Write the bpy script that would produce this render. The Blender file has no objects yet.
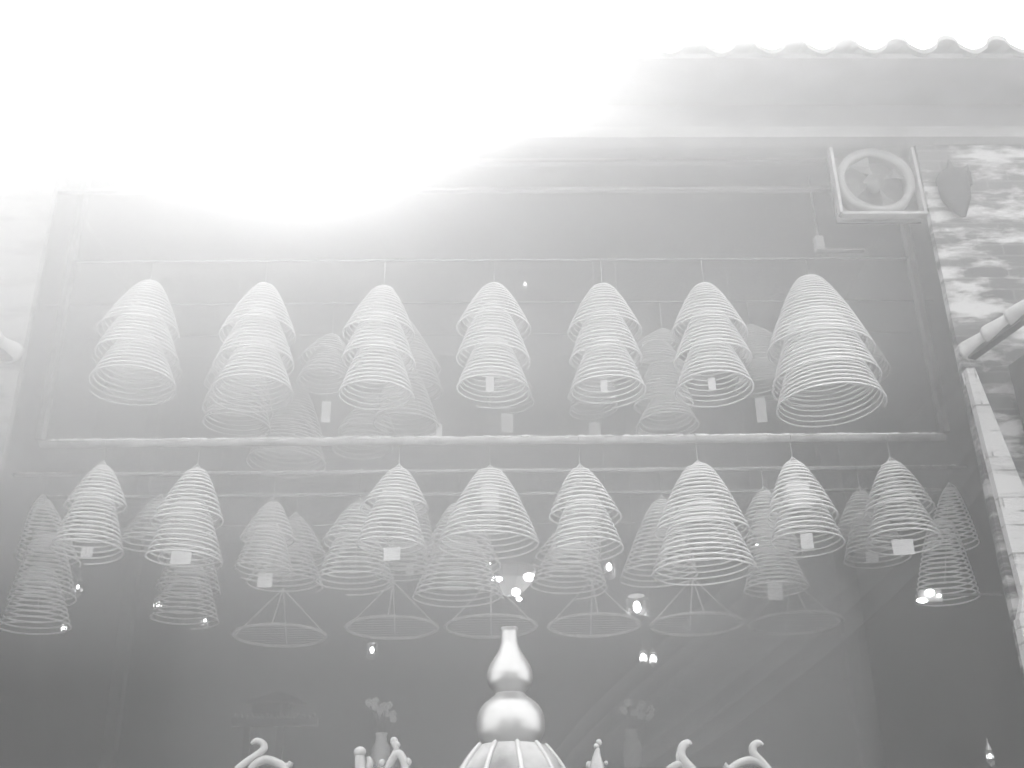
import bpy, math, random
from mathutils import Vector, Matrix
random.seed(7)
S = bpy.context.scene
COL = S.collection
PI = math.pi

# ------------------------------------------------------------------ camera, sky, sun, exposure
F, CX, CY = 1150.0, 512.0, 384.0
PITCH, YAW, ROLL = math.radians(26.0), math.radians(1.4), math.radians(1.0)
CAM = Vector((0, 0, 1.6))
cam_d = bpy.data.cameras.new('camera')
cam = bpy.data.objects.new('camera', cam_d)
COL.objects.link(cam)
cam_d.sensor_width = 36
cam_d.lens = 36 * F / 1024
cam_d.clip_start = 0.05
cam_d.clip_end = 300
CM = Matrix.Rotation(-YAW, 3, 'Z') @ Matrix.Rotation(PI / 2 + PITCH, 3, 'X') @ Matrix.Rotation(-ROLL, 3, 'Z')
cam.matrix_world = Matrix.Translation(CAM) @ CM.to_4x4()
S.camera = cam


def ray(px, py):
    return (CM @ Vector(((px - CX) / F, -(py - CY) / F, -1.0))).normalized()


def at(px, py, Y):
    """point of the plane y = Y seen at a pixel"""
    d = ray(px, py)
    return CAM + d * ((Y - CAM.y) / d.y)


def depth(p):
    return -(CM.transposed() @ (p - CAM)).z


SKY = 2.35
world = bpy.data.worlds.new('overcast_sky')
S.world = world
world.use_nodes = True
bg = world.node_tree.nodes['Background']
bg.inputs[0].default_value = (1, 1, 1, 1)
bg.inputs[1].default_value = SKY

SUN_DIR = ray(308, 84)
sun_d = bpy.data.lights.new('sun', 'SUN')
sun_d.energy = 12.5
sun_d.angle = math.radians(0.53)
sun = bpy.data.objects.new('sun', sun_d)
COL.objects.link(sun)
sun.location = SUN_DIR * 30
sun.rotation_euler = SUN_DIR.to_track_quat('Z', 'Y').to_euler()

S.view_settings.view_transform = 'Standard'
S.view_settings.look = 'None'
S.view_settings.gamma = 1
S.view_settings.exposure = 0.0
S.view_settings.use_curve_mapping = False
S.cycles.use_denoising = True
S.cycles.volume_bounces = 2
S.cycles.max_bounces = 6
S.cycles.diffuse_bounces = 3
S.cycles.transparent_max_bounces = 12
S.cycles.volume_step_rate = 4.0
S.cycles.volume_max_steps = 64


# ------------------------------------------------------------------ materials
def grey(v):
    return (v, v, v, 1)


def mat(name, v, rough=0.7, noise=0.0, scale=6.0, metal=0.0, bump=0.0, spec=0.3):
    m = bpy.data.materials.new(name)
    m.use_nodes = True
    nt = m.node_tree
    b = nt.nodes['Principled BSDF']
    b.inputs['Roughness'].default_value = rough
    b.inputs['Metallic'].default_value = metal
    b.inputs['Specular IOR Level'].default_value = spec
    tc = nt.nodes.new('ShaderNodeTexCoord')
    nz = nt.nodes.new('ShaderNodeTexNoise')
    nz.inputs['Scale'].default_value = scale
    nz.inputs['Detail'].default_value = 6
    nt.links.new(tc.outputs['Object'], nz.inputs['Vector'])
    cr = nt.nodes.new('ShaderNodeValToRGB')
    cr.color_ramp.elements[0].position = 0.3
    cr.color_ramp.elements[1].position = 0.7
    cr.color_ramp.elements[0].color = grey(max(0, v * (1 - noise)))
    cr.color_ramp.elements[1].color = grey(min(1, v * (1 + noise)))
    nt.links.new(nz.outputs['Fac'], cr.inputs['Fac'])
    nt.links.new(cr.outputs['Color'], b.inputs['Base Color'])
    if bump:
        bp = nt.nodes.new('ShaderNodeBump')
        bp.inputs['Strength'].default_value = bump
        bp.inputs['Distance'].default_value = 0.02
        nt.links.new(nz.outputs['Fac'], bp.inputs['Height'])
        nt.links.new(bp.outputs['Normal'], b.inputs['Normal'])
    return m


def emit(name, strength):
    m = bpy.data.materials.new(name)
    m.use_nodes = True
    nt = m.node_tree
    b = nt.nodes['Principled BSDF']
    b.inputs['Base Color'].default_value = grey(0.9)
    b.inputs['Emission Color'].default_value = (1, 1, 1, 1)
    b.inputs['Emission Strength'].default_value = strength
    return m


def glass(name):
    m = bpy.data.materials.new(name)
    m.use_nodes = True
    nt = m.node_tree
    nt.nodes.clear()
    out = nt.nodes.new('ShaderNodeOutputMaterial')
    mix = nt.nodes.new('ShaderNodeMixShader')
    tr = nt.nodes.new('ShaderNodeBsdfTransparent')
    gl = nt.nodes.new('ShaderNodeBsdfGlossy')
    gl.inputs['Roughness'].default_value = 0.08
    fr = nt.nodes.new('ShaderNodeFresnel')
    fr.inputs['IOR'].default_value = 1.6
    nt.links.new(fr.outputs[0], mix.inputs[0])
    nt.links.new(tr.outputs[0], mix.inputs[1])
    nt.links.new(gl.outputs[0], mix.inputs[2])
    nt.links.new(mix.outputs[0], out.inputs[0])
    return m


def brick_mat(name, brick, mortar, plaster, cover, soot_from=None):
    """grey brick under peeling plaster; cover = how much plaster is left"""
    m = bpy.data.materials.new(name)
    m.use_nodes = True
    nt = m.node_tree
    L = nt.links
    b = nt.nodes['Principled BSDF']
    b.inputs['Roughness'].default_value = 0.9
    b.inputs['Specular IOR Level'].default_value = 0.15
    tc = nt.nodes.new('ShaderNodeTexCoord')
    sx = nt.nodes.new('ShaderNodeSeparateXYZ')
    L.new(tc.outputs['Object'], sx.inputs[0])
    ad = nt.nodes.new('ShaderNodeMath')
    ad.operation = 'ADD'
    L.new(sx.outputs['X'], ad.inputs[0])
    L.new(sx.outputs['Y'], ad.inputs[1])
    cb = nt.nodes.new('ShaderNodeCombineXYZ')
    L.new(ad.outputs[0], cb.inputs['X'])
    L.new(sx.outputs['Z'], cb.inputs['Y'])
    br = nt.nodes.new('ShaderNodeTexBrick')
    br.inputs['Scale'].default_value = 1.0
    br.inputs['Brick Width'].default_value = 0.30
    br.inputs['Row Height'].default_value = 0.085
    br.inputs['Mortar Size'].default_value = 0.006
    br.inputs['Color1'].default_value = grey(brick)
    br.inputs['Color2'].default_value = grey(brick * 1.5)
    br.inputs['Mortar'].default_value = grey(mortar)
    L.new(cb.outputs[0], br.inputs['Vector'])
    mp = nt.nodes.new('ShaderNodeMapping')
    mp.inputs['Scale'].default_value = (1.0, 3.2, 1)
    L.new(cb.outputs[0], mp.inputs['Vector'])
    nz = nt.nodes.new('ShaderNodeTexNoise')
    nz.inputs['Scale'].default_value = 2.6
    nz.inputs['Detail'].default_value = 9
    nz.inputs['Roughness'].default_value = 0.62
    L.new(mp.outputs[0], nz.inputs['Vector'])
    cr = nt.nodes.new('ShaderNodeValToRGB')
    cr.color_ramp.elements[0].position = 1 - cover - 0.06
    cr.color_ramp.elements[1].position = 1 - cover + 0.06
    L.new(nz.outputs['Fac'], cr.inputs['Fac'])
    mx = nt.nodes.new('ShaderNodeMix')
    mx.data_type = 'RGBA'
    L.new(cr.outputs['Color'], mx.inputs['Factor'])
    L.new(br.outputs['Color'], mx.inputs[6])
    mx.inputs[7].default_value = grey(plaster)
    L.new(mx.outputs[2], b.inputs['Base Color'])
    bp = nt.nodes.new('ShaderNodeBump')
    bp.inputs['Strength'].default_value = 0.4
    bp.inputs['Distance'].default_value = 0.02
    L.new(cr.outputs['Color'], bp.inputs['Height'])
    L.new(bp.outputs['Normal'], b.inputs['Normal'])
    return m


def haze_mat(name, density, aniso, spike=0.0):
    m = bpy.data.materials.new(name)
    m.use_nodes = True
    nt = m.node_tree
    nt.nodes.clear()
    out = nt.nodes.new('ShaderNodeOutputMaterial')
    vs = nt.nodes.new('ShaderNodeVolumeScatter')
    vs.inputs['Color'].default_value = grey(1.0)
    vs.inputs['Density'].default_value = density
    vs.inputs['Anisotropy'].default_value = aniso
    if spike:
        v2 = nt.nodes.new('ShaderNodeVolumeScatter')
        v2.inputs['Color'].default_value = grey(1.0)
        v2.inputs['Density'].default_value = spike
        v2.inputs['Anisotropy'].default_value = 0.92
        ad = nt.nodes.new('ShaderNodeAddShader')
        nt.links.new(vs.outputs[0], ad.inputs[0])
        nt.links.new(v2.outputs[0], ad.inputs[1])
        nt.links.new(ad.outputs[0], out.inputs['Volume'])
    else:
        nt.links.new(vs.outputs[0], out.inputs['Volume'])
    return m


M = dict(
    ribglaze=mat('pale_ridge_glaze', 0.5, 0.35, 0.15, 9),
    post=mat('grey_timber_post', 0.08, 0.8, 0.3, 3),
    coil=mat('incense_paste', 0.88, 0.8, 0.06, 30),
    tag=mat('white_paper', 0.85, 0.8, 0.03, 8),
    wire=mat('wire', 0.35, 0.5, 0.1, 20, metal=0.3),
    bar=mat('painted_iron_bar', 0.36, 0.6, 0.25, 9, bump=0.3),
    ash=mat('ash_and_rim_light', 0.9, 0.95, 0.08, 25, bump=0.5),
    rod=mat('thin_rod', 0.2, 0.6, 0.15, 9),
    dark=mat('sooty_timber_and_shade', 0.035, 0.7, 0.4, 2.5),
    panel=mat('dark_lacquered_panel', 0.03, 0.5, 0.5, 1.3),
    beam=mat('weathered_beam', 0.09, 0.7, 0.35, 4),
    frieze=mat('stained_plaster_frieze', 0.13, 0.85, 0.35, 2.2, bump=0.3),
    mould=mat('pale_moulding', 0.2, 0.8, 0.2, 3),
    tile=mat('roof_tile', 0.16, 0.7, 0.3, 5, bump=0.2),
    paletile=mat('pale_glazed_tile', 0.38, 0.5, 0.25, 8, bump=0.2),
    stone=mat('paving_stone', 0.10, 0.9, 0.2, 1.5, bump=0.2),
    floor=mat('courtyard_paving', 0.12, 0.9, 0.2, 1.5),
    fan=mat('fan_paint', 0.24, 0.5, 0.1, 8),
    fan_dark=mat('fan_blade_metal', 0.12, 0.5, 0.2, 8, metal=0.3),
    steel=mat('pale_steel_frame', 0.35, 0.6, 0.15, 8),
    gold=mat('polished_gourd', 0.48, 0.40, 0.04, 5, metal=0.8, bump=0.02, spec=0.5),
    ceramic=mat('pale_ceramic', 0.36, 0.35, 0.3, 9, bump=0.08, spec=0.5),
    roofglaze=mat('pale_glazed_roof', 0.33, 0.4, 0.5, 7, bump=0.15, spec=0.5),
    tray=mat('ash_tray_tin', 0.7, 0.6, 0.2, 10),
    lump=mat('dark_iron', 0.03, 0.7, 0.3, 8),
    vase=mat('pale_porcelain', 0.65, 0.3, 0.1, 6),
    flower=mat('pale_petals', 0.7, 0.8, 0.1, 30),
    leafy=mat('stem', 0.1, 0.8, 0.1, 20),
    glass=glass('clear_glass'),
    bulb=emit('lit_bulb', 14.0),
    flame=emit('lit_tube', 9.0),
)
fz_ = M['frosted'] = glass('frosted_glass')
_nt = fz_.node_tree
_df = _nt.nodes.new('ShaderNodeBsdfDiffuse')
_df.inputs[0].default_value = grey(0.9)
_mx = _nt.nodes.new('ShaderNodeMixShader')
_mx.inputs[0].default_value = 0.35
_o = [n for n in _nt.nodes if n.type == 'OUTPUT_MATERIAL'][0]
_nt.links.new(_o.inputs[0].links[0].from_socket, _mx.inputs[1])
_nt.links.new(_df.outputs[0], _mx.inputs[2])
_nt.links.new(_mx.outputs[0], _o.inputs[0])
M['brick_r'] = brick_mat('peeling_brick_wall', 0.07, 0.14, 0.42, 0.46)
M['brick_l'] = brick_mat('plastered_brick_wall', 0.10, 0.16, 0.2, 0.55)
M['brick_p'] = brick_mat('pale_brick_pilaster', 0.45, 0.25, 0.6, 0.55)


# ------------------------------------------------------------------ mesh helpers
class MB:
    def __init__(self):
        self.v = []
        self.f = []

    def add(self, vs, fs):
        n = len(self.v)
        self.v += [tuple(p) for p in vs]
        self.f += [tuple(i + n for i in f) for f in fs]
        return self

    def box(self, x0, x1, y0, y1, z0, z1):
        vs = [(x, y, z) for x in (x0, x1) for y in (y0, y1) for z in (z0, z1)]
        return self.add(vs, [(0, 1, 3, 2), (4, 6, 7, 5), (0, 4, 5, 1), (2, 3, 7, 6), (0, 2, 6, 4), (1, 5, 7, 3)])

    def bar(self, a, b, w, h):
        """box along a -> b, w wide sideways, h high"""
        a, b = Vector(a), Vector(b)
        t = (b - a).normalized()
        up = Vector((0, 0, 1)) if abs(t.z) < 0.9 else Vector((0, 1, 0))
        s = t.cross(up).normalized()
        u = s.cross(t).normalized()
        vs = [p + s * (i * w / 2) + u * (j * h / 2) for p in (a, b) for i, j in ((-1, -1), (1, -1), (1, 1), (-1, 1))]
        return self.add(vs, [(3, 2, 1, 0), (4, 5, 6, 7), (0, 1, 5, 4), (1, 2, 6, 5), (2, 3, 7, 6), (3, 0, 4, 7)])

    def tube(self, pts, r, n=6, closed=False, caps=True):
        pts = [Vector(p) for p in pts]
        k = len(pts)
        rr = r if isinstance(r, (list, tuple)) else [r] * k
        base = len(self.v)
        prev = None
        for i, p in enumerate(pts):
            if closed:
                t = pts[(i + 1) % k] - pts[i - 1]
            else:
                t = pts[min(i + 1, k - 1)] - pts[max(i - 1, 0)]
            t.normalize()
            if prev is None:
                ref = Vector((0, 0, 1)) if abs(t.z) < 0.9 else Vector((1, 0, 0))
                s = t.cross(ref).normalized()
            else:
                s = (prev - t * prev.dot(t)).normalized()
            prev = s
            u = t.cross(s)
            for j in range(n):
                a = 2 * PI * j / n
                self.v.append(tuple(p + (s * math.cos(a) + u * math.sin(a)) * rr[i]))
        segs = k if closed else k - 1
        for i in range(segs):
            i2 = (i + 1) % k
            for j in range(n):
                j2 = (j + 1) % n
                self.f.append((base + i * n + j, base + i2 * n + j, base + i2 * n + j2, base + i * n + j2))
        if caps and not closed:
            self.f.append(tuple(base + j for j in range(n)))
            self.f.append(tuple(base + (k - 1) * n + j for j in reversed(range(n))))
        return self

    def lathe(self, prof, c=(0, 0, 0), n=32, flute=None, caps=True):
        base = len(self.v)
        k = len(prof)
        for (r, z) in prof:
            for j in range(n):
                a = 2 * PI * j / n
                q = r * (flute(a) if flute else 1)
                self.v.append((c[0] + q * math.cos(a), c[1] + q * math.sin(a), c[2] + z))
        for i in range(k - 1):
            for j in range(n):
                j2 = (j + 1) % n
                self.f.append((base + i * n + j, base + i * n + j2, base + (i + 1) * n + j2, base + (i + 1) * n + j))
        if caps:
            self.f.append(tuple(base + j for j in reversed(range(n))))
            self.f.append(tuple(base + (k - 1) * n + j for j in range(n)))
        return self

    def ball(self, c, r, n=10, sq=(1, 1, 1)):
        prof = []
        base = len(self.v)
        m = n // 2 + 2
        for i in range(m + 1):
            a = -PI / 2 + PI * i / m
            rad, z = max(1e-4, math.cos(a) * r), math.sin(a) * r
            for j in range(n):
                b = 2 * PI * j / n
                self.v.append((c[0] + rad * math.cos(b) * sq[0], c[1] + rad * math.sin(b) * sq[1], c[2] + z * sq[2]))
        for i in range(m):
            for j in range(n):
                j2 = (j + 1) % n
                self.f.append((base + i * n + j, base + i * n + j2, base + (i + 1) * n + j2, base + (i + 1) * n + j))
        return self

    def build(self, name, m, parent=None, origin=None, smooth=False):
        o = Vector(origin) if origin is not None else Vector((0, 0, 0))
        if parent is not None:
            shift = Vector(parent.get('_w', (0, 0, 0)))
            vs = [tuple(Vector(p) - shift) for p in self.v]
        else:
            vs = [tuple(Vector(p) - o) for p in self.v]
        me = bpy.data.meshes.new(name)
        me.from_pydata(vs, [], self.f)
        me.materials.append(m)
        if smooth:
            for p in me.polygons:
                p.use_smooth = True
        me.update()
        ob = bpy.data.objects.new(name, me)
        COL.objects.link(ob)
        if parent is not None:
            ob.parent = parent
            ob['_w'] = tuple(shift)
        else:
            ob.location = o
            ob['_w'] = tuple(o)
        return ob


def tag(o, label=None, cat=None, group=None, kind=None):
    for k, v in (('label', label), ('category', cat), ('group', group), ('kind', kind)):
        if v:
            o[k] = v
    return o


def thing(name, loc, label, cat, group=None):
    o = bpy.data.objects.new(name, None)
    o.empty_display_size = 0.1
    COL.objects.link(o)
    o.location = loc
    o['_w'] = tuple(loc)
    return tag(o, label, cat, group)


def struct(name, mb, m, smooth=False):
    return tag(mb.build(name, m, smooth=smooth), kind='structure')


# ------------------------------------------------------------------ the building
YF = 6.35                      # front plane of the side walls and the eave wall
YB = 10.2                      # back wall of the hall
XR = at(968, 395, YF).x        # inner edge of the right wall
XL = at(24, 345, YF).x         # inner edge of the left wall
Z_MOULD = at(700, 143, YF).z
CEIL = Z_MOULD + 0.5
floor = struct('floor', MB().box(-9, 9, -8, 13, -0.1, 0), M['floor'])
XRI, XLI = XR + 0.42, XL - 0.42      # the hall is a little wider than its opening
struct('wall_back', MB().box(-7, 7, YB, YB + 0.2, 0, 6.9), M['panel'])
struct('wall_right', MB().box(XR, XR + 5.1, YF, YF + 0.06, 0, Z_MOULD - 0.02), M['brick_r'])
struct('wall_hall_right', MB().box(XRI, XRI + 0.3, YF + 0.06, YB, 0, CEIL), M['panel'])
struct('wall_left', MB().box(XL - 5.1, XL, YF, YF + 0.06, 0, Z_MOULD - 0.02), M['brick_l'])
struct('wall_hall_left', MB().box(XLI - 0.3, XLI, YF + 0.06, YB, 0, CEIL), M['panel'])
struct('ceiling', MB().box(XL - 4.5, XR + 4.5, YF + 0.3, YB + 0.4, Z_MOULD + 0.5, Z_MOULD + 0.6), M['dark'])
struct('trim_1', MB().box(XL - 4.5, XR + 4.5, YF - 0.09, YF + 0.03, Z_MOULD - 0.02, Z_MOULD + 0.05)
       .box(XL - 4.5, XR + 4.5, YF - 0.05, YF + 0.03, Z_MOULD + 0.05, Z_MOULD + 0.10), M['mould'])
# courtyard wall opposite and courtyard sides, behind the camera; opening added for the gourd's highlight
struct('wall_front', MB().box(-9, -1.0, -8.2, -8, 0, 4.5).box(1.4, 9, -8.2, -8, 0, 4.5).box(-1.0, 1.4, -8.2, -8, 3.0, 4.5), M['stone'])

# the eave: a plaster frieze under a tiled roof that slopes away
Y_E = YF - 0.55
Z_E = at(800, 48, Y_E).z
X_RF = at(455, 60, Y_E).x        # roof cut short here so the sun clears it; added teeth beyond
struct('wall_frieze', MB().box(X_RF + 0.05, XR + 4.5, YF, YF + 0.3, Z_MOULD + 0.10, Z_E + 0.25), M['frieze'])
soff = MB()
soff.add([(X_RF, Y_E + 0.02, Z_E - 0.07), (7.5, Y_E + 0.02, Z_E - 0.07), (7.5, YF, Z_E - 0.02), (X_RF, YF, Z_E - 0.02),
          (X_RF, Y_E + 0.02, Z_E - 0.03), (7.5, Y_E + 0.02, Z_E - 0.03), (7.5, YF, Z_E + 0.10), (X_RF, YF, Z_E + 0.10)],
         [(3, 2, 1, 0), (4, 5, 6, 7), (0, 1, 5, 4), (2, 3, 7, 6), (0, 3, 7, 4), (1, 2, 6, 5)])
struct('trim_2', soff, M['frieze'])


X_PEAK = at(895, 45, Y_E).x


def roof_wave(x):
    u = ((x - X_PEAK) / 0.334 + 0.5) % 1.0
    d = abs(u - 0.5) * 2          # 0 at the middle of the roll, 1 in the pan
    if d < 0.42:
        return 0.055 + 0.055 * math.sqrt(max(0, 1 - (d / 0.42) ** 2))
    return 0.055 * (1 - math.sin((d - 0.42) / 0.58 * PI / 2)) - 0.012


rf = MB()
NX, NY = 560, 10
for side in (0, 1):
    for j in range(NY + 1):
        for i in range(NX + 1):
            x = X_RF - 0.1 + (7.6 - X_RF) * i / NX
            y = Y_E - 0.04 + 2.6 * j / NY
            z = Z_E + roof_wave(x) - 0.02 + (y - Y_E) * 0.42 - side * 0.035
            rf.v.append((x, y, z))
W = NX + 1
off = W * (NY + 1)
for j in range(NY):
    for i in range(NX):
        a = j * W + i
        rf.f.append((a, a + 1, a + W + 1, a + W))
        rf.f.append((off + a + W, off + a + W + 1, off + a + 1, off + a))
for i in range(NX):
    rf.f.append((i, off + i, off + i + 1, i + 1))
roof = rf.build('tiled_roof', M['tile'])
tag(roof, 'long tiled eave with rounded cover tiles along the top of the building', 'roof')
del roof['_w']

# teeth added along the moulding to cut sun shafts, unseen in the glare
random.seed(11)
cr = MB().box(XL - 4.5, X_RF + 0.05, YF - 0.03, YF + 0.12, Z_MOULD + 0.10, Z_MOULD + 0.14)
x = XL - 1.5
while x < X_RF:
    near = at(205, 130, YF).x < x < at(425, 130, YF).x
    w, h = random.uniform(0.03, 0.07), (random.uniform(0.14, 0.34) if near else random.uniform(0.03, 0.12))
    if near and abs(x + w / 2 - at(300, 100, YF).x) < 0.13:
        h = 0.06
    cr.box(x, x + w, YF, YF + 0.08, Z_MOULD + 0.14, Z_MOULD + 0.14 + h)
    cr.ball((x + w / 2, YF + 0.04, Z_MOULD + 0.14 + h), w * 0.6, 8)
    x += w + random.uniform(0.08, 0.20)
struct('trim_6', cr, M['tile'])

# beams of the hall seen through the smoke, behind the coils
BEAMS = [(163, 6.75, 0.014, 'beam', 'faint upper timber beam crossing the hall just under the pale moulding'),
         (190, 6.72, 0.020, 'beam', 'pale timber beam crossing the hall, next below the upper faint beam')]
for py, Y, h, nm, lab in BEAMS:
    z = at(600, py, Y).z
    ob = MB().box(XLI + 0.005, XRI - 0.005, Y - 0.02, Y + 0.02, z - h / 2, z + h / 2).build('timber_beam', M['mould'], origin=((XL + XR) / 2, Y, z))
    tag(ob, lab, 'beam')
# panel ribs of the back wall
for k, px in enumerate((118, 857)):
    a = at(px, 700, YB - 0.02)
    struct('trim_%d' % (3 + k), MB().box(a.x - 0.05, a.x + 0.05, YB - 0.12, YB, 0, 6.4), M['beam'])

# ------------------------------------------------------------------ bars that carry the coils
ROWS = [6.9, 7.5, 8.0]


BX0, BX1 = at(41, 441, 6.9).x, at(944, 433, 6.9).x
for x, lab in ((BX0, 'faint timber hanger holding up the left end of the thick bar'), (BX1, 'faint timber hanger holding up the right end of the thick bar')):
    sg_ = -1 if x < 0 else 1
    xx = sorted((x - sg_ * 0.012, x + sg_ * 0.025))
    tag(MB().box(xx[0], xx[1], 6.86, 6.94, at(500, 437, 6.9).z, CEIL + 0.01).build('timber_hanger', M['post'], origin=(x, 6.9, CEIL)), lab, 'hanger')


def long_bar(x0, x1, yl, yr, Y, rad, name, label, group, ash=True, m='bar'):
    za, zb = at(60, yl, Y).z, at(930, yr, Y).z
    z = (za + zb) / 2
    xa, xb = (BX0, BX1) if Y < 7 else (XLI - 0.01, XRI + 0.01)
    root = thing(name, (0, Y, z), label, 'bar', group)
    MB().tube([(xa, Y, z), (xb, Y, z)], rad, 12).build('pole', M[m], root, smooth=True)
    if ash:  # ash set on the front top edge, doubling as the bar's backlit rim
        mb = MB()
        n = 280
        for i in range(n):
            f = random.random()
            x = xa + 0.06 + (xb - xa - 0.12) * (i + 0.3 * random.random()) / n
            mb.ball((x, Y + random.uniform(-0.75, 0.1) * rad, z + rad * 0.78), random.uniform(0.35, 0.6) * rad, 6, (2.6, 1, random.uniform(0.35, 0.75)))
        tag(mb.build('ash_rim_light', M['ash'], root, smooth=True), 'pale ash along the top that also stands for its backlit rim')
    return z


ZL = [long_bar(0, 0, 444, 437, ROWS[0], 0.026, 'hanging_bar', 'thick front iron bar with pale ash and painted rim light along its top, at mid height of the picture', 'bars that carry the lower coils'),
      long_bar(0, 0, 477, 465, ROWS[1], 0.014, 'hanging_bar', 'thinner iron bar just behind and below the thick front bar', 'bars that carry the lower coils'),
      long_bar(0, 0, 497, 490, ROWS[2], 0.013, 'hanging_bar', 'faint iron bar, rearmost and lowest of the three that carry the lower coils', 'bars that carry the lower coils')]
ZU = [long_bar(0, 0, 264, 256, ROWS[0], 0.008, 'hanging_rod', 'thin front rod above the bell tops of the upper coils', 'rods that carry the upper coils', False, 'rod')]
zu = ZU[0]
for Y, lab in ((7.5, 'thin middle rod in the smoke that carries the fainter upper coils'), (8.0, 'thin rearmost rod in the smoke behind the upper coils')):
    root = thing('hanging_rod', (0, Y, zu), lab, 'bar', 'rods that carry the upper coils')
    MB().tube([(XLI - 0.01, Y, zu), (XRI + 0.01, Y, zu)], 0.006, 8).build('pole', M['rod'], root, smooth=True)
    ZU.append(zu)


# ------------------------------------------------------------------ incense coils
def spiral(apex, base, R, tube=0.0054, pitch=0.037, tilt=(0, 0), r0=0.2):
    H = apex.z - base.z
    turns = max(4, H / pitch)
    turns = round(turns * 4) / 4 + random.uniform(0, 0.3)
    per = 30
    n = int(turns * per)
    ph = random.uniform(0, 2 * PI)
    pts = []
    wob = [random.uniform(-0.002, 0.002) for _ in range(int(turns) + 3)]
    for i in range(n + 1):
        t = i / n
        a = ph + turns * 2 * PI * t
        r = R * (r0 + (1 - r0) * t ** 0.98)
        k = turns * t
        w = wob[int(k)] * (1 - k % 1) + wob[int(k) + 1] * (k % 1)
        c = apex.lerp(base, t ** 1.3)
        dx, dy = math.cos(a) * r, math.sin(a) * r
        pts.append((c.x + dx, c.y + dy, c.z + w + dx * tilt[0] + dy * tilt[1]))
    return MB().tube(pts, tube, 5)


def coil(name_label, row, upper, apex, tiers, tags=(), pitch=0.037, tube=0.0056, strings=False):
    Y = ROWS[row] if isinstance(row, int) else row
    A = at(apex[0], apex[1] + 3, Y)
    zb = (ZU if upper else ZL)[row]
    rbar = 0.009 if upper else (0.026, 0.014, 0.013)[row]
    grp = 'incense coils of the upper tier' if upper else 'incense coils of the lower tier'
    root = thing('incense_coil', (A.x, Y, zb), name_label, 'incense coil', grp)
    H1 = None
    for (cx, cy, w) in tiers:
        C = at(cx, cy, Y)
        R = w / 2 * depth(C) / F
        if H1 is None:
            H1 = A.z - C.z
            ap = A
            r0 = 0.20
        else:
            ap = C + Vector(((A.x - C.x) * 0.3, 0, min(max(0.93 * H1, pz - C.z + 0.42 * H1), A.z - C.z - 0.02)))
        pz, rr0, r0 = C.z, r0, 0.34
        tl = (random.uniform(-0.05, 0.05), random.uniform(-0.03, 0.03))
        spiral(ap, C, R, tube, pitch * (1 if H1 > 0.3 else 0.9), tl, rr0).build('spiral', M['coil'], root, smooth=True)
    # wire with a hook over the bar, four short strings holding the top ring
    hk = MB()
    hz = A.z + (0.02 if upper else 0.045)
    r2 = rbar + 0.006
    arc = [(A.x, Y + math.sin(a) * r2, zb + math.cos(a) * r2) for a in [-2.2 + 0.35 * i for i in range(10)]]
    hk.tube(arc + [(A.x, Y + 0.0, zb - r2 - 0.03), (A.x, Y, hz)], 0.0028, 5)
    hk.build('hook', M['wire'], root)
    st = MB()
    for k in range(4):
        a = PI / 4 + k * PI / 2
        st.tube([(A.x, Y, hz + 0.005), (A.x + 0.05 * math.cos(a), Y + 0.05 * math.sin(a), A.z - 0.004)], 0.0025, 4)
    lastc = at(tiers[-1][0], tiers[-1][1], Y)
    st.tube([(A.x, Y, hz), (lastc.x, Y, lastc.z + 0.12)], 0.002, 4)
    st.build('string', M['coil'], root)
    for (tx, ty, tw, th) in tags:
        P = at(tx, ty, Y)
        s = depth(P) / F
        ww, hh = tw * s / 2, th * s / 2 * 1.15
        an = random.uniform(-0.35, 0.35)
        cx_, sy_ = math.cos(an), math.sin(an)
        mb = MB()
        vs = []
        for yy in (-0.0015, 0.0015):
            for (u, v) in ((-ww, -hh), (ww, -hh), (ww, hh), (-ww, hh)):
                vs.append((P.x + u * cx_ - yy * sy_, Y + u * sy_ + yy * cx_, P.z + v))
        mb.add(vs, [(0, 1, 2, 3), (7, 6, 5, 4), (0, 4, 5, 1), (1, 5, 6, 2), (2, 6, 7, 3), (3, 7, 4, 0)])
        mb.tube([(P.x, Y, P.z + hh), (P.x, Y, P.z + hh + 0.10)], 0.0015, 4)
        tag(mb.build('paper_tag', M['tag'], root), 'white paper tag hanging inside the coil')
    return root


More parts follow.
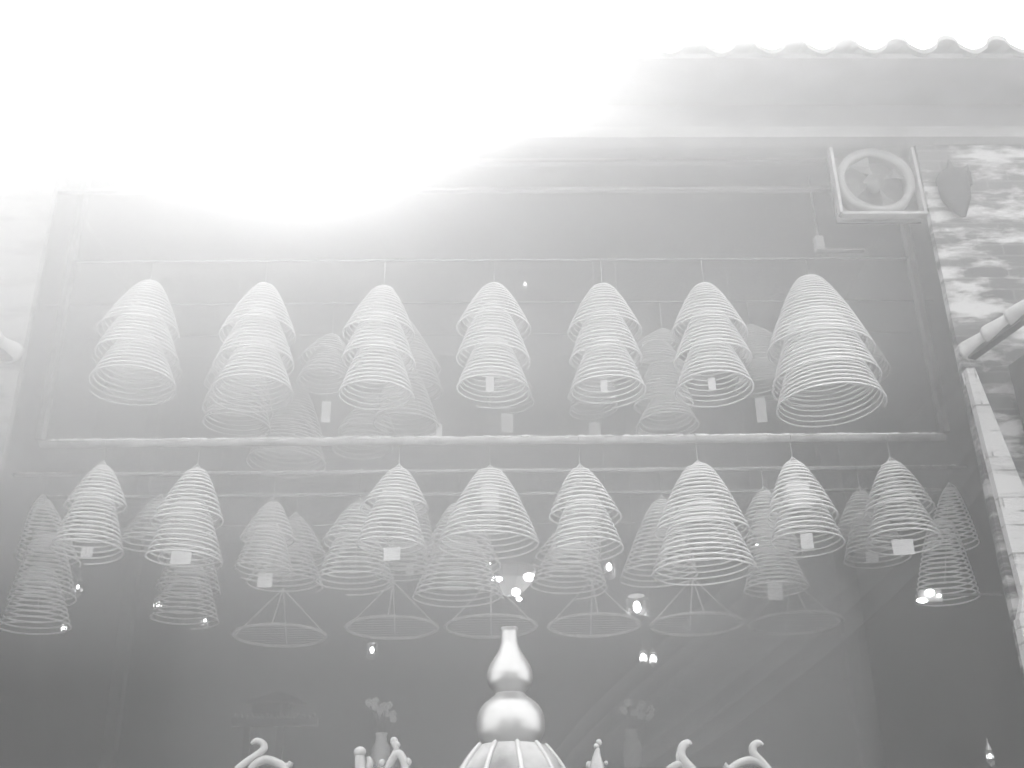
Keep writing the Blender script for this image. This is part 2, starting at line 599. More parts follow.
U, Lw = True, False
SPEC = [
    # upper tier, front row
    ('three-tier incense coil, leftmost of the upper front row', 0, U, (150, 281), [(138, 334, 80), (136, 361, 84), (132, 388, 86)]),
    ('three-tier incense coil, second from the left in the upper front row', 0, U, (265, 284), [(258, 338, 76), (254, 367, 80), (252, 396, 82)]),
    ('three-tier incense coil in the brightest smoke, third from the left in the upper front row', 0, U, (384, 286), [(379, 337, 73), (378, 364, 74), (376, 398, 76)]),
    ('three-tier incense coil in the middle of the upper front row, over the gourd finial', 0, U, (494, 284), [(493, 331, 76), (493, 362, 75), (493, 393, 75)], [(490, 384, 8, 14)]),
    ('three-tier incense coil, fifth from the left in the upper front row', 0, U, (602, 284), [(604, 334, 75), (606, 363, 74), (608, 393, 76)], [(604, 386, 7, 12)]),
    ('three-tier incense coil, second from the right in the upper front row', 0, U, (704, 284), [(709, 336, 77), (713, 363, 78), (715, 392, 79)], [(712, 384, 7, 12)]),
    ('biggest three-tier incense coil, rightmost of the upper front row', 0, U, (809, 277), [(821, 354, 106), (827, 385, 108), (831, 408, 108)]),
    # upper tier, behind
    ('faint coil hidden behind the leftmost upper coil, its rims showing at its right and below', 1, U, (152, 318), [(146, 372, 70), (140, 395, 72)]),
    ('faint coil half hidden behind the second upper coil from the left', 1, U, (248, 322), [(238, 385, 66), (237, 412, 70), (236, 428, 68)]),
    ('low-hung faint coil, its rim below the thick bar between second and third upper coils', 2, U, (296, 384), [(289, 448, 72), (286, 466, 80)]),
    ('small faint coil with a white tag below it, between the second and third upper coils', 1, U, (332, 334), [(326, 362, 54), (324, 385, 56)], [(326, 412, 9, 20)]),
    ('faint coil seen to the right of the third upper coil', 1, U, (398, 312), [(412, 372, 60), (413, 395, 62), (406, 427, 66)], [(439, 431, 6, 14)]),
    ('faint low-hung coil behind the third upper coil, its rim just under the thick bar', 2, U, (372, 395), [(366, 436, 60), (363, 451, 62)]),
    ('faint coil behind the middle upper coil, only its tag and lower rings clear of it', 2, U, (508, 345), [(510, 392, 46), (510, 404, 48)], [(507, 423, 12, 18)]),
    ('very faint coil with a white tag, below the fifth upper coil', 2, U, (592, 340), [(592, 395, 48), (594, 412, 50)], [(595, 431, 12, 16)]),
    ('faint coil with a hanging tag between the fifth and sixth upper coils', 1, U, (662, 329), [(656, 354, 56), (656, 374, 60), (664, 408, 60), (668, 428, 64)], [(660, 385, 9, 18)]),
    ('faint coil with a white tag between the sixth upper coil and the biggest one', 1, U, (750, 325), [(760, 352, 56), (763, 374, 60), (764, 390, 58)], [(761, 410, 10, 24)]),
    ('faint coil peeping out at the right of the biggest upper coil', 1, U, (838, 310), [(850, 375, 80)]),
    # lower tier, front row
    ('two-tier coil, leftmost on the thick front bar', 0, Lw, (103, 465), [(96, 509, 61), (86, 553, 71)], [(87, 552, 12, 9)]),
    ('two-tier coil with a wide white tag, second from left on the thick bar', 0, Lw, (197, 468), [(187, 525, 72), (183, 563, 76)], [(181, 557, 21, 13)]),
    ('two-tier coil with a small tag under it, third from left on the thick bar', 0, Lw, (399, 468), [(395, 511, 69), (391, 549, 70)], [(392, 554, 17, 12)]),
    ('large single bell coil in the middle of the thick front bar', 0, Lw, (490, 469), [(489, 548, 104)], [(490, 497, 18, 22)]),
    ('two-tier coil right of the large single bell on the front bar', 0, Lw, (580, 468), [(585, 520, 74), (587, 554, 76)]),
    ('largest two-tier coil of the lower tier, right of the gourd finial', 0, Lw, (698, 464), [(702, 536, 97), (705, 575, 106)]),
    ('two-tier coil with a large white tag near its top, second from the right', 0, Lw, (793, 461), [(803, 520, 71), (808, 546, 73)], [(799, 495, 22, 24), (807, 541, 12, 14)]),
    ('two-tier coil with a square tag under it, rightmost on the front bar', 0, Lw, (891, 461), [(900, 515, 71), (905, 545, 75)], [(903, 547, 21, 14)]),
    # lower tier, behind
    ('very tall dim three-tier coil at the left edge', 1, Lw, (43, 498), [(48, 562, 62), (42, 602, 66), (35, 630, 70)]),
    ('single dim coil peeping out between the two leftmost front coils of the lower tier', 1, Lw, (160, 498), [(148, 546, 60)]),
    ('dim long coil hanging out below the second front coil from the left', 2, Lw, (197, 503), [(190, 562, 64), (188, 592, 64), (184, 622, 68)]),
    ('two-tier coil with two small white tags, hung from the second bar', 1, Lw, (273, 501), [(266, 542, 56), (263, 574, 59)], [(272, 535, 15, 14), (265, 580, 15, 13)]),
    ('dim wide coil behind the coil with two white tags', 2, Lw, (296, 515), [(300, 560, 56), (284, 586, 77)]),
    ('two-tier coil with a broad lower bell, left of the third front coil', 1, Lw, (360, 502), [(356, 548, 70), (354, 585, 80)]),
    ('faint coil with a tag, behind and below the third front coil', 2, Lw, (418, 505), [(408, 560, 56), (402, 578, 58)], [(410, 569, 8, 10)]),
    ('broad two-tier coil behind and below the large single bell', 1, Lw, (459, 503), [(461, 566, 80), (458, 600, 92)]),
    ('dim two-tier coil behind and below the coil right of the single bell', 1, Lw, (588, 502), [(566, 560, 68), (568, 589, 78)]),
    ('dim single bell coil just left of the largest lower coil', 1, Lw, (662, 499), [(659, 578, 78)]),
    ('dim three-tier coil with two hanging tags, right of the largest lower coil', 1, Lw, (764, 490), [(766, 526, 50), (774, 558, 60), (777, 592, 66)], [(759, 529, 12, 12), (775, 590, 16, 18)]),
    ('dim two-tier coil at the left of the rightmost front coil', 1, Lw, (860, 490), [(862, 530, 50), (878, 560, 66)], [(872, 557, 12, 9)]),
    ('very tall dim coil beside the lit floodlamp at the right', 1, Lw, (950, 486), [(953, 548, 52), (948, 600, 62)]),
]
for sp in SPEC:
    lab, row, up, ap, tiers = sp[:5]
    tg = sp[5] if len(sp) > 5 else ()
    big = tiers[0][2] > 85
    coil(lab, row, up, ap, tiers, tg, pitch=0.028 if up else 0.030, tube=0.0058 if up else 0.0062)

# ------------------------------------------------------------------ round wire trays under the coils
tray_rod = thing('hanging_rod', (0, 8.62, ZL[1]), 'faint thin rod deep in the smoke that carries the ash trays', 'bar')
MB().tube([(XLI - 0.01, 8.62, ZL[1]), (XRI + 0.01, 8.62, ZL[1])], 0.006, 8).build('pole', M['bar'], tray_rod, smooth=True)
TRAY = [(280, 631, 'leftmost round wire tray hanging on wires, under the coil with two white tags', (288, 584)),
        (392, 620, 'second round wire tray from the left, under the third front coil', (392, 580)),
        (491, 620, 'round wire tray hung right behind the neck of the gourd finial', (491, 580)),
        (594, 620, 'round wire tray on wires, just right of the gourd finial', (594, 580)),
        (696, 619, 'round wire tray hung under the largest lower coil', (696, 578)),
        (795, 618, 'rightmost round wire tray hanging on wires', (795, 574))]
YT = 8.62
ZT = sum(at(x, y + 6, YT).z for x, y, _, _ in TRAY[1:]) / 5
for k, (x, y, lab, ap) in enumerate(TRAY):
    C = at(x, y, YT)
    z = ZT - (0.05 if k == 0 else 0)
    A = at(ap[0], ap[1], YT)
    root = thing('wire_tray', (C.x, YT, z), lab, 'tray', 'round wire trays hanging below the coils')
    R = 0.345
    MB().tube([(C.x + R * math.cos(q * PI / 24), YT + R * math.sin(q * PI / 24), z) for q in range(48)], 0.011, 8, closed=True).build('rim', M['tray'], root, smooth=True)
    gz = MB()
    for q in range(-4, 5):
        c_ = math.sqrt(R * R - (q * 0.07) ** 2)
        gz.tube([(C.x - c_, YT + q * 0.07, z), (C.x + c_, YT + q * 0.07, z)], 0.0022, 4)
    gz.build('grid', M['tray'], root)
    wr = MB()
    top = Vector((C.x, YT, z + 0.36))
    for a in (0.02, PI / 2, PI - 0.02, 1.5 * PI):
        wr.tube([(C.x + R * math.cos(a), YT + R * math.sin(a), z), top], 0.006, 4)
    wr.tube([top, (C.x, YT, ZL[1])], 0.003, 4)
    wr.build('wire', M['tray'], root)

# ------------------------------------------------------------------ exhaust fan in a steel frame, wall fittings
YN = YF + 0.02
a, b = at(842, 212, YN), at(929, 212, YN)
zt = Z_MOULD - 0.02
zf = a.z
fc = at(875, 184, YN)
fan = thing('exhaust_fan', (fc.x, YN + 0.06, zf), 'round exhaust fan in a pale steel frame under the moulding, beside the right wall', 'fan')
fr = MB()
xb = XR - 0.005
fr.box(a.x - 0.01, a.x + 0.01, YN, YN + 0.06, zf, zt).box(xb - 0.02, xb, YN, YN + 0.06, zf, zt).box(a.x, xb, YN - 0.01, YN + 0.05, zf - 0.02, zf)
fr.build('frame', M['steel'], fan)
MB().box(a.x, xb, YN + 0.125, YN + 0.14, zf, zt).build('back_panel', M['fan_dark'], fan)
Rf = 0.262
fx, fz = (a.x + xb) / 2 - 0.01, zf + 0.012 + Rf
rg = MB()
pr = [(Rf - 0.05, 0.0), (Rf - 0.045, -0.03), (Rf, -0.03), (Rf + 0.005, 0.07), (Rf - 0.05, 0.07)]
n = 48
for (r, d) in pr + [pr[0]]:
    for j in range(n):
        t = 2 * PI * j / n
        rg.v.append((fx + r * math.cos(t), YN + 0.04 + d, fz + r * math.sin(t)))
for i in range(len(pr)):
    for j in range(n):
        rg.f.append((i * n + j, i * n + (j + 1) % n, (i + 1) * n + (j + 1) % n, (i + 1) * n + j))
rg.build('ring', M['fan'], fan, smooth=True)
for k in range(4):
    t0 = k * PI / 2 + 0.4
    vs = []
    for (r, w, d) in ((0.05, 0.25, 0.0), (0.12, 0.42, 0.0), (Rf - 0.055, 0.62, 0.0)):
        for s in (-1, 1):
            t = t0 + s * w / 2
            vs.append((fx + r * math.cos(t), YN + 0.05 + s * 0.018, fz + r * math.sin(t)))
    vs += [(x, y + 0.004, z) for x, y, z in vs]
    MB().add(vs, [(0, 1, 3, 2), (2, 3, 5, 4), (6, 8, 9, 7), (8, 10, 11, 9), (0, 2, 8, 6), (2, 4, 10, 8), (1, 7, 9, 3), (3, 9, 11, 5)]).build('blade', M['fan_dark'], fan)
hub = MB()
for (r, d) in ((0.002, -0.02), (0.018, -0.02), (0.03, 0.0), (0.065, 0.005), (0.07, 0.05)):
    for j in range(24):
        t = 2 * PI * j / 24
        hub.v.append((fx + r * math.cos(t), YN + 0.03 + d, fz + r * math.sin(t)))
for i in range(4):
    for j in range(24):
        hub.f.append((i * 24 + j, i * 24 + (j + 1) % 24, (i + 1) * 24 + (j + 1) % 24, (i + 1) * 24 + j))
hub.build('hub', M['fan_dark'], fan, smooth=True)

# conduit dropping to a switch box with a thin shelf rail
Yc = YF + 0.4
p0, p1, p2 = at(811, 195, Yc), at(819, 244, Yc), at(864, 251, Yc)
cd = thing('junction_box', (p1.x, Yc, p1.z), 'small box on a thin vertical conduit with a short rail, left below the fan', 'junction box')
MB().box(p1.x - 0.028, p1.x + 0.028, Yc - 0.03, Yc + 0.03, p1.z - 0.06, p1.z + 0.05).build('box', M['steel'], cd)
MB().tube([(p1.x, Yc, p1.z), (p1.x, Yc, Z_MOULD)], 0.007, 6).build('conduit', M['rod'], cd)
MB().box(p1.x, p2.x, Yc - 0.02, Yc + 0.02, p1.z - 0.062, p1.z - 0.05).build('rail', M['rod'], cd)

# dark iron ornament on the right wall
P = at(958, 186, YF - 0.1)
s = depth(P) / F
orn = MB()
outl = [(0.4, 34.6, 0.6), (0.4, 24.5, 4.2), (2, 19.4, 14), (0, 11, 17.5), (-1, -8, 15.5), (0, -21, 8.5), (1.5, -28, 3.5)]
rows_ = []
for (dx, dz, hw) in outl:
    row = []
    for j in range(12):
        t = 2 * PI * j / 12
        row.append((P.x + (dx + hw * math.cos(t)) * s, P.y + 0.05 + math.sin(t) * hw * 0.5 * s, P.z + dz * s * 1.12))
    rows_ += row
fs = []
for i in range(len(outl) - 1):
    for j in range(12):
        fs.append((i * 12 + j, i * 12 + (j + 1) % 12, (i + 1) * 12 + (j + 1) % 12, (i + 1) * 12 + j))
fs += [tuple(range(11, -1, -1)), tuple(range(72, 84))]
orn.add(rows_, fs)
orn.tube([(P.x + 14 * s, P.y + 0.05, P.z + 8 * s), (P.x + 16 * s, P.y + 0.05, P.z + 22 * s), (P.x + 18.5 * s, P.y + 0.05, P.z + 32 * s)], [5 * s, 3.6 * s, 0.4 * s], 8)
orn.box(P.x - 0.02, P.x + 0.03, P.y + 0.04, YF + 0.01, P.z - 0.03, P.z + 0.03)
o = orn.build('wall_ornament', M['lump'], origin=P, smooth=True)
tag(o, 'dark iron ornament with two pointed tips on the brick wall right of the fan', 'ornament')


# slanting rows of roll tiles capping the low side walls
def tile_row(name, a, b, n, r, label, wide_first=True):
    root = thing(name, a, label, 'tile coping')
    a, b = Vector(a), Vector(b)
    t = (b - a).normalized()
    L = (b - a).length / n
    for k in range(n):
        q0 = a + t * (L * k)
        q1 = q0 + t * (L * 1.12)
        mb = MB()
        mb.tube([q0, q0 + t * 0.02, q1], [r * 1.2, r * 1.2, r * 0.72], 18)
        mb.build('cover_tile', M['paletile'], root, smooth=True)
    s = t.cross(Vector((0, 0, 1))).normalized()
    MB().bar(a + Vector((0, 0, -r * 1.0)) + t * 0.03, b + Vector((0, 0, -r * 1.0)), 0.06, 0.03).build('mortar_bed', M['dark'], root)
    return root


ta, tb = at(966, 352, YF - 0.06), at(1062, 282, YF - 0.75)
tile_row('tile_coping', ta, tb, 4, 0.054, 'slanting row of pale roll tiles at the right edge of the picture')
la, lb = at(14, 353, YF - 0.06), at(-70, 300, YF - 0.75)
tile_row('tile_coping', la, lb, 4, 0.054, 'slanting row of pale roll tiles cut by the left edge of the picture')


# low side walls below the tile rows
def flank(a, b, nm, m):
    a, b = Vector(a), Vector(b)
    t = (b - a)
    s = Vector((t.y, -t.x, 0)).normalized() * 0.06
    vs = []
    for p in (a, b):
        for q in (-1, 1):
            vs += [(p.x + s.x * q, p.y + s.y * q, 0), (p.x + s.x * q, p.y + s.y * q, p.z - 0.07)]
    return struct(nm, MB().add(vs, [(0, 1, 3, 2), (4, 6, 7, 5), (0, 4, 5, 1), (2, 3, 7, 6), (1, 5, 7, 3), (0, 2, 6, 4)]), m)


flank(ta + Vector((0.3, 0.02, -0.03)), tb + Vector((0.3, 0, 0)), 'wall_side_right', M['dark'])  # near-black colour stands for the shade below the tile row
flank(la + Vector((-0.18, 0.02, 0)), lb + Vector((-0.3, 0, 0)), 'wall_side_left', M['frieze'])
# pale brick pilaster strips at the front corners of both walls
bt = MB()
z_t, z_m, z_b = at(975, 372, YF).z, at(1000, 600, YF).z, 0.0
vs = []
for z, x0, x1 in ((z_t, 0.0, 0.05), (z_m, 0.05, 0.30), (z_m - 0.12, 0.0, 0.40), (z_b, 0.0, 0.42)):
    for y in (YF - 0.06, YF + 0.02):
        vs += [(XR + x0 - 0.003, y, z), (XR + x1, y, z)]
fs = [(0, 1, 3, 2), (12, 14, 15, 13)]
for k in range(3):
    q = k * 4
    fs += [(q, q + 4, q + 5, q + 1), (q + 2, q + 3, q + 7, q + 6), (q, q + 2, q + 6, q + 4), (q + 1, q + 5, q + 7, q + 3)]
struct('trim_5', bt.add(vs, fs), M['brick_p'])

# ------------------------------------------------------------------ lamps in the hall
def lantern(px, py, Y, label, rw=0.05, h=0.14, panes=6, bulb='bulb', rb=0.022, drop=0.5):
    P = at(px, py, Y)
    root = thing('lantern', (P.x, Y, P.z), label, 'lamp', None)
    MB().lathe([(rw * 0.8, h / 2), (rw * 0.4, h / 2 + 0.025), (0.006, h / 2 + 0.035)], (P.x, Y, P.z), panes).build('cap', M['wire'], root)
    MB().lathe([(rw, -h / 2), (rw, h / 2)], (P.x, Y, P.z), panes, caps=False).build('glass_shade', M['glass'], root)
    MB().lathe([(rw * 0.5, -h / 2 - 0.02), (rw * 1.02, -h / 2)], (P.x, Y, P.z), panes).build('base', M['wire'], root)
    MB().ball((P.x, Y, P.z), rb, 10, (1, 1, 1.5)).build('bulb', M[bulb], root, smooth=True)
    MB().tube([(P.x, Y, P.z + h / 2 + 0.03), (P.x, Y, CEIL + 0.01 if drop else P.z + h / 2 + 0.06)], 0.003, 4).build('cord', M['wire'], root)
    return root


lantern(637, 607, 8.6, 'tall glass lantern with a bright lamp, right of the gourd finial under the trays', 0.085, 0.17, 8, 'bulb', 0.03, 1.3)
lantern(372, 650, 9.2, 'small bright lamp left of the gourd finial, below the trays', 0.045, 0.11, 6, 'bulb', 0.017, 1.6)
lantern(643, 657, 9.2, 'left one of a pair of small bright lamps below the glass lantern', 0.03, 0.09, 6, 'bulb', 0.019, 1.4)
lantern(653, 658, 9.22, 'right one of a pair of small bright lamps below the glass lantern', 0.03, 0.09, 6, 'bulb', 0.019, 1.4)
lantern(78, 587, 8.8, 'glinting lantern right of the very tall dim coil at the left edge', 0.04, 0.11, 6, 'flame', 0.012, 1.2)
lantern(158, 604, 8.8, 'glinting small lantern at the left of the dim long coil', 0.035, 0.09, 6, 'flame', 0.014, 1.2)
lantern(205, 621, 8.8, 'glinting lantern seen through the last ring of the dim long coil', 0.03, 0.09, 6, 'flame', 0.012, 1.2)
lantern(63, 627, 8.8, 'tiny lantern glinting through the last rings of the coil at the left edge', 0.03, 0.08, 6, 'flame', 0.014, 1.2)
lantern(609, 567, 8.6, 'narrow lantern glinting beside the coil right of the single bell', 0.05, 0.15, 8, 'flame', 0.022, 1.0)
lantern(757, 545, 8.8, 'tiny glinting lantern between the largest lower coil and its right neighbour', 0.03, 0.08, 6, 'flame', 0.010, 1.0)
lantern(525, 284, 9.0, 'tiny bright bulb high in the smoke between two upper coils', 0.02, 0.06, 6, 'flame', 0.014, 0.6)
lantern(33, 761, 8.8, 'tiny lamp in the lower left corner', 0.025, 0.08, 6, 'flame', 0.012, 1.0)
lantern(990, 756, YF - 0.05, 'tiny lamp in the lower right corner in front of the wall', 0.02, 0.06, 6, 'flame', 0.008, 0)

# wide glass bowl lamp in the middle; glowing balls stand for reflections in its glass
YL = 8.0
P = at(510, 575, YL)
bowl = thing('bowl_lamp', (P.x, YL, P.z + 0.1), 'wide glass bowl lamp with glowing balls for its reflections hanging behind the gourd finial', 'lamp')
MB().lathe([(0.03, -0.15), (0.10, -0.12), (0.165, -0.05), (0.185, 0.02), (0.18, 0.03)], (P.x, YL, P.z), 10, caps=False).build('glass_bowl', M['frosted'], bowl)
MB().lathe([(0.182, 0.03), (0.186, 0.03), (0.186, 0.045), (0.182, 0.045)], (P.x, YL, P.z), 24, caps=False).build('rim', M['steel'], bowl)
for (px, py, r, q) in ((516, 592, 0.032, (1, 1, .9)), (529, 577, 0.038, (1.1, 1, .8)), (489, 566, 0.022, (1, 1, 1)), (497, 579, 0.028, (1.5, 1, .7)), (519, 599, 0.016, (1.3, 1, 1))):
    B = at(px, py, YL - 0.02)
    MB().ball(B, r, 10, q).build('bulb', M['bulb'], bowl, smooth=True)  # glowing stand-in for a white reflection in the glass
    MB().tube([B, (P.x, YL, P.z + 0.12)], 0.003, 4).build('stem', M['wire'], bowl)
MB().tube([(P.x, YL, P.z + 0.12), (P.x, YL, ZL[2])], 0.004, 5).build('cord', M['wire'], bowl)

# floodlamp by the right coil
YQ = 7.15
P = at(931, 594, YQ)
fl = thing('floodlamp', (P.x, YQ, P.z), 'small lit floodlamp with two bright faces at the lower right, by the tall dim coil', 'lamp')
MB().box(P.x - 0.07, P.x + 0.07, YQ, YQ + 0.06, P.z - 0.05, P.z + 0.03).build('housing', M['wire'], fl)
for (px, py, w, h) in ((930, 592.5, 0.030, 0.022), (922, 600.5, 0.036, 0.016), (939.5, 595.5, 0.013, 0.009)):
    B = at(px, py, YQ - 0.01)
    MB().ball(B, 1.0, 10, (w, 0.012, h)).build('lens', M['bulb'], fl, smooth=True)
MB().tube([(P.x, YQ + 0.03, P.z), (XRI + 0.01, YQ + 0.2, P.z + 0.05)], 0.008, 6).build('arm', M['wire'], fl)

# ------------------------------------------------------------------ incense pavilion with the gourd finial
YG = 4.0
G = at(511, 747, YG)
sg = depth(G) / F
gx = G.x
zb = G.z


def px2z(py):
    return at(511, py, YG).z


gourd = thing('gourd_finial', (gx, YG, zb), 'shiny double gourd finial with a narrow neck on top of the pavilion', 'finial')
prof = []
pr_px = [(740, 26), (738, 27), (735, 29), (729, 32.5), (722, 34), (715, 34), (707, 32), (700, 27.5), (695, 21.5), (691, 16), (689, 14.5), (686, 16.5), (681, 20), (675, 21.7), (669, 21.6),
         (662, 19), (655, 14.5), (649, 10.5), (642, 7.5), (636, 6.8), (630, 7.6), (627, 8.6), (626, 8.4), (625.6, 4)]
ztop = px2z(626)
P2 = [((w + (1.8 if 632 < y < 682 else 0.6)) * sg, px2z(y + 2 + 5 * (y - 626) / 114) - zb) for y, w in pr_px]
# smooth the outline
def catmull(p, k=4):
    out = []
    for i in range(len(p) - 1):
        p0, p1, p2, p3 = p[max(i - 1, 0)], p[i], p[i + 1], p[min(i + 2, len(p) - 1)]
        for j in range(k):
            t = j / k
            out.append(tuple(0.5 * ((2 * p1[c]) + (-p0[c] + p2[c]) * t + (2 * p0[c] - 5 * p1[c] + 4 * p2[c] - p3[c]) * t * t + (-p0[c] + 3 * p1[c] - 3 * p2[c] + p3[c]) * t ** 3) for c in range(len(p1))))
    out.append(p[-1])
    return out


cut = 11
low, up_ = P2[:cut], P2[cut - 1:]
tag(MB().lathe(catmull(low), (gx, YG, zb), 48).build('lower_bulb', M['gold'], gourd, smooth=True), 'larger lower bulb')
tag(MB().lathe(catmull(up_), (gx, YG, zb), 48).build('upper_bulb', M['gold'], gourd, smooth=True), 'smaller upper bulb with flared neck')

pav = thing('pavilion_roof', (gx, YG, 0), 'pale fluted conical roof of the pavilion, right under the gourd finial', 'roof')
rp = [(34 * sg, 0.0), (36 * sg, -0.005), (50 * sg, px2z(768) - zb), (0.27, -0.24), (0.42, -0.33), (0.62, -0.38), (0.86, -0.40), (0.87, -0.43), (0.1, -0.41)]
NB = 16


def flute(a):
    return 1 + 0.012 * math.cos(a * NB / 2)


MB().lathe(catmull(rp[:7], 6) + rp[7:], (gx, YG, zb), 128, flute, caps=True).build('roof_cone', M['roofglaze'], pav, smooth=False)
cp = catmull(rp[:7], 4)
for k in range(10):
    a_ = -PI / 2 + (k + 0.25) * 2 * PI / 10
    MB().tube([(gx + (r + 0.003) * math.cos(a_), YG + (r + 0.003) * math.sin(a_), zb + z) for r, z in cp[:22]], 0.0075, 8).build('ridge_rib', M['ribglaze'], pav, smooth=True)
MB().lathe([(0.80, 0), (0.80, zb - 0.43)], (gx, YG, 0), 8).build('pavilion_body', M['stone'], pav)


# curled ceramic ornaments on the pavilion eave
def orn_pts(lst, Y):
    return [at(x, y, Y) for x, y in lst]


def scroll(name, label, strands, Y, base, balls=()):
    root_p = at(base[0], base[1], Y)
    zr = zb - 0.40
    root = thing('scroll_ornament', (root_p.x, Y, zr), label, 'ornament', 'curled ceramic ornaments on the pavilion eave')
    for nm, pts, rad in strands:
        q = catmull([tuple(p) for p in orn_pts(pts, Y)], 5)
        rr = catmull([(r * sg * (Y / YG),) for r in rad], 5)
        MB().tube(q, [max(0.001, r[0]) for r in rr], 12).build(nm, M['ceramic'], root, smooth=True)
    for nm, x, y, r, sq in balls:
        MB().ball(at(x, y, Y), r * sg * (Y / YG), 14, sq).build(nm, M['ceramic'], root, smooth=True)
    MB().bar((root_p.x, Y, zr - 0.015), (root_p.x, Y, at(base[0], base[1], Y).z), 0.05, 0.05).build('plinth', M['ceramic'], root)
    return root


scroll('a', 'curled ceramic arch with a hooked tip, leftmost on the pavilion eave',
       [('curl', [(232, 778), (240, 768), (250, 760), (260, 753), (264, 748), (262, 743), (256, 741), (251, 744)], [5, 4.5, 4, 4, 4, 3.5, 3, 1.5]),
        ('arch', [(246, 778), (254, 765), (264, 760), (274, 762), (284, 768), (292, 780)], [3, 4, 4.5, 4.5, 4.5, 4]),
        ('tail', [(276, 762), (284, 766), (289, 765), (291, 762)], [3, 3, 3.2, 3.2])], 3.95, (246, 778))
scroll('b', 'round-topped ceramic knob with a small arch beside it, second ornament from the left',
       [('stalk', [(362, 782), (361, 770), (360, 758), (360, 753)], [6, 6, 5, 4]),
        ('side_curl', [(366, 775), (370, 764), (368, 757)], [4, 4, 2])], 3.9, (362, 780),
       [('knob', 360, 752, 6.2, (1, 1, .85))])
scroll('c', 'tall narrow ceramic curl with a beaded tip and a scaly arch, left of the gourd',
       [('curl', [(384, 780), (388, 766), (393, 756), (396, 750), (395, 744), (392, 741)], [4, 3.2, 2.8, 2.8, 4, 3]),
        ('arch', [(389, 768), (394, 757), (399, 754), (404, 762), (406, 776)], [2.5, 4, 4.5, 4, 4])], 3.85, (388, 780),
       [('bead', 394, 741, 4.0, (1, 1, 1)), ('bead', 408, 762, 3.5, (1, 1, 1.2)), ('bead', 382, 763, 3.6, (1, 1, 1)), ('bead', 397, 745, 3.4, (1, 1, 1))])
scroll('d', 'small ceramic bud with a bumpy top, just right of the gourd',
       [('body', [(596, 782), (597, 768), (597, 756), (598, 748)], [9, 7.5, 4, 1.8])], 3.9, (596, 780),
       [('bead', 599, 742.5, 3.3, (1, 1, 1)), ('bead', 596.5, 746, 2.8, (1, 1, 1)), ('bead', 589, 765, 3.2, (1, 1, 1.2)), ('bead', 606, 763, 2.2, (1, 1, 1))])
scroll('e', 'single tall ceramic hook bending right to left, left one of the two at the right',
       [('curl', [(700, 784), (692, 770), (684, 761), (681, 753), (683, 746), (688, 743), (691, 745)], [5, 5, 5, 4.4, 4.2, 3.6, 2]),
        ('side_leaf', [(664, 775), (672, 768), (680, 764), (684, 768)], [4, 4, 3.5, 2]),
        ('back_curl', [(679, 762), (678.5, 755), (680, 749)], [2.5, 2.8, 1.6])], 3.9, (690, 782))
scroll('f', 'curled ceramic arch with a hooked tip, rightmost on the pavilion eave',
       [('curl', [(776, 786), (768, 770), (760, 760), (754, 754), (753, 747), (758, 743), (763, 745)], [5, 4.5, 4, 4.2, 4, 3.4, 1.6]),
        ('arch', [(722, 782), (730, 770), (740, 763), (751, 760), (762, 764), (774, 778)], [3.5, 4, 4, 4, 4, 4]),
        ('tail', [(736, 767), (729, 768), (724, 765)], [3, 3, 3.4])], 3.95, (768, 780))

# ------------------------------------------------------------------ altar behind, with two flower vases and a wooden shrine
YA = 8.9
zA = at(500, 775, YA).z
al = thing('altar_table', (0, YA, 0), 'tall dark altar table behind the pavilion, its top hidden just under the picture', 'table')
MB().box(-2.6, 1.9, YA - 0.3, YA + 0.35, zA - 0.08, zA).build('table_top', M['dark'], al)
MB().box(-2.5, 1.8, YA - 0.2, YA + 0.3, 0, zA - 0.08).build('table_body', M['dark'], al)


def vase(px, lab1, lab2, seed):
    random.seed(seed)
    P = at(px, 775, YA)
    s = depth(P) / F
    v = MB().lathe([(7 * s, 0), (9 * s, 0.04), (9.5 * s, 0.16), (9 * s, 0.21), (6 * s, 0.245), (5.5 * s, 0.29), (6.5 * s, 0.31), (5 * s, 0.31), (5 * s, 0.25)], (P.x, YA, zA), 20)
    o = v.build('vase', M['vase'], origin=(P.x, YA, zA), smooth=True)
    tag(o, lab1, 'vase', 'white vases on the altar')
    top = at(px + 3, 709, YA)
    r = thing('flower_bunch', (P.x, YA, zA + 0.3), lab2, 'flowers', 'flower bunches on the altar')
    st = MB()
    for k in range(16):
        u = random.uniform(-1, 1)
        w = random.uniform(-1, 1)
        c = Vector((top.x + u * 0.11, YA + random.uniform(-0.05, 0.05), top.z + w * 0.055 - abs(u) * 0.02 - u * 0.03))
        fb = MB()
        for q in range(5):
            fb.ball((c.x + 0.014 * math.cos(q * 1.26), c.y - 0.004, c.z + 0.014 * math.sin(q * 1.26)), 0.015, 6)
        fb.build('blossom', M['flower'], r, smooth=True)
        st.tube([(P.x, YA, zA + 0.29), (P.x * 0.4 + c.x * 0.6, YA, (zA + 0.3) * 0.4 + c.z * 0.6), c], 0.003, 4)
    st.build('stem', M['leafy'], r)


vase(380, 'pale vase on the altar left of the gourd finial', 'bunch of small pale flowers in the left altar vase', 3)
vase(634, 'pale vase on the altar right of the gourd finial', 'bunch of small pale flowers in the right altar vase', 5)

YS = 9.3
sh = thing('wooden_shrine', (at(265, 760, YS).x, YS, 0), 'dim carved wooden shrine front behind the leftmost ceramic arch', 'shrine')
def rectpx(x0, x1, y0, y1, Y, d=0.06):
    a, b = at(x0, y1, Y), at(x1, y0, Y)
    return MB().box(a.x, b.x, Y - d / 2, Y + d / 2, a.z, b.z)


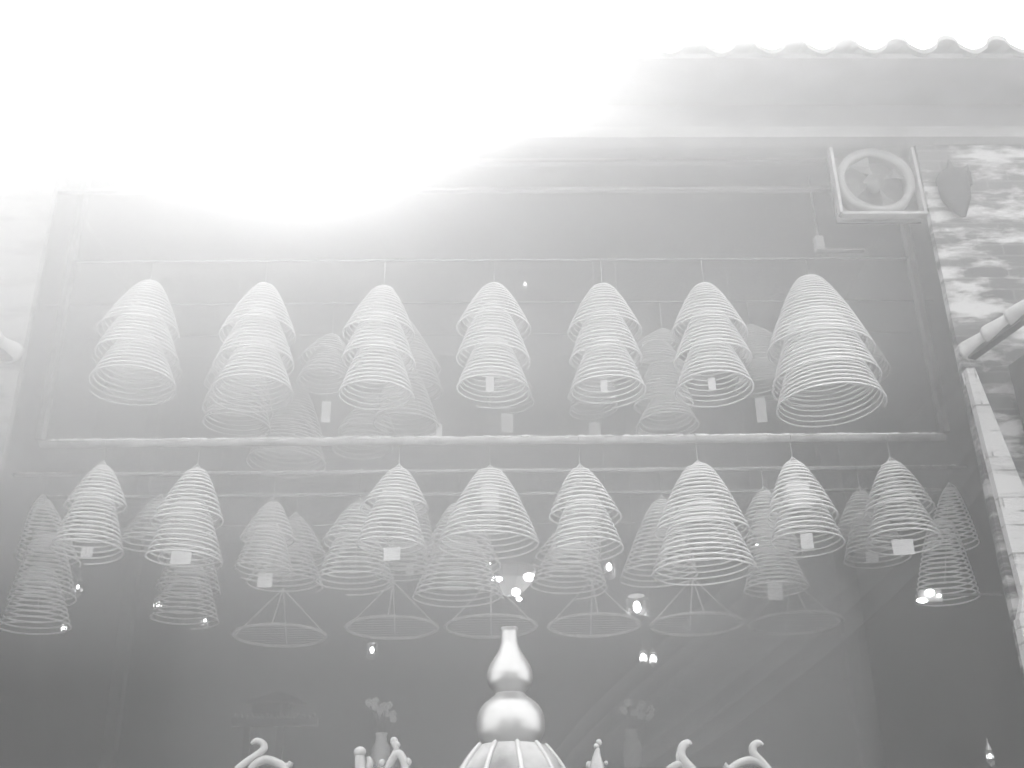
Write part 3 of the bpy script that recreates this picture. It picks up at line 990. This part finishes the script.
rectpx(232, 318, 718, 727, YS).build('wide_beam', M['beam'], sh)
rectpx(252, 290, 704, 716, YS).build('name_board', M['dark'], sh)
a, b, c = at(244, 703, YS), at(306, 703, YS), at(281, 692, YS)
MB().add([(a.x, YS - .05, a.z), (b.x, YS - .05, b.z), (c.x, YS - .05, c.z), (a.x, YS + .1, a.z), (b.x, YS + .1, b.z), (c.x, YS + .1, c.z)],
         [(0, 1, 2), (5, 4, 3), (0, 3, 4, 1), (1, 4, 5, 2), (2, 5, 3, 0)]).build('gable', M['beam'], sh)
for x in (248, 281):
    q = at(x, 727, YS)
    MB().box(q.x - 0.025, q.x + 0.025, YS - 0.03, YS + 0.03, 0, q.z).build('post', M['beam'], sh)
for x in (280,):
    rectpx(x, x + 2, 704, 719, YS - 0.05, 0.02).build('rail', M['mould'], sh)
for k in range(16):
    x = 236 + k * 5.2
    B = at(x, 715 + (k % 3), YS - 0.05)
    MB().ball(B, 0.014, 6, (1, .6, 1.3)).build('carved_boss', M['mould'], sh, smooth=True)

# ------------------------------------------------------------------ smoke
for nm, z0, z1, dens, lab in (('upper_haze', 3.6, 7.0, 0.045, 'thicker sunlit haze high over the courtyard, in front of the coils'),
                              ('lower_haze', 0.02, 3.599, 0.025, 'thin haze low over the courtyard, around the pavilion')):
    ob = MB().box(-6.5, 6.5, -1.5, YF - 0.005, z0, z1).build(nm, haze_mat(nm, dens, 0.5, 0.012))
    tag(ob, lab, 'haze', None, 'stuff')
# denser smoke drifting over the left half of the courtyard: a wedge that thins out to the right
wv = [(x, y, z) for z, dx in ((2.9, -1.2), (7.0, 0.6)) for x, y in ((-6.4, -1.0), (-6.4, YF - 0.01), (3.4 + dx, YF - 0.01))]
wd = MB().add(wv, [(0, 1, 2), (5, 4, 3), (0, 3, 4, 1), (1, 4, 5, 2), (2, 5, 3, 0)]).build('drifting_smoke', haze_mat('drifting_smoke', 0.16, 0.5))
tag(wd, 'smoke bank drifting over the left half of the courtyard', 'smoke', None, 'stuff')
pl = MB().ball((0.15, 5.3, 2.6), 1.0, 28, (1.6, 0.9, 2.0)).build('burner_smoke', haze_mat('burner_smoke', 0.10, 0.3))
tag(pl, 'soft smoke rising behind the gourd finial', 'smoke', None, 'stuff')
q = catmull([tuple(at(x, y, 5.9)) for x, y in ((560, 800), (620, 745), (720, 665), (850, 555), (930, 470), (985, 400), (1010, 350))], 6)
for k, (f, lab) in enumerate(((1.5, 'outer veil'), (1.0, 'middle'), (0.55, 'core'))):
    ws = MB().tube(q, [f * (0.10 + 0.10 * math.sin(PI * i / (len(q) - 1))) for i in range(len(q))], 16).build('smoke_wisp', haze_mat('smoke_wisp', 0.045, 0.3))
    tag(ws, lab + ' of the slanting wisp of smoke at the lower right', 'smoke', None, 'stuff')
ZM = (ZL[0] + ZU[0]) / 2 - 0.4
for nm, z0, z1, dens, lab in (('upper_incense_smoke', ZM, CEIL - 0.03, 0.48, 'thick incense smoke among the upper coils under the roof'),
                              ('lower_incense_smoke', 0.02, ZM - 0.001, 0.18, 'thinner incense smoke among the lower coils and over the altar')):
    ob = MB().box(XLI + 0.003, XRI - 0.003, YF + 0.063, YB - 0.01, z0, z1).build(nm, haze_mat(nm, dens, 0.35))
    tag(ob, lab, 'smoke', None, 'stuff')

for o in bpy.data.objects:
    if '_w' in o:
        del o['_w']
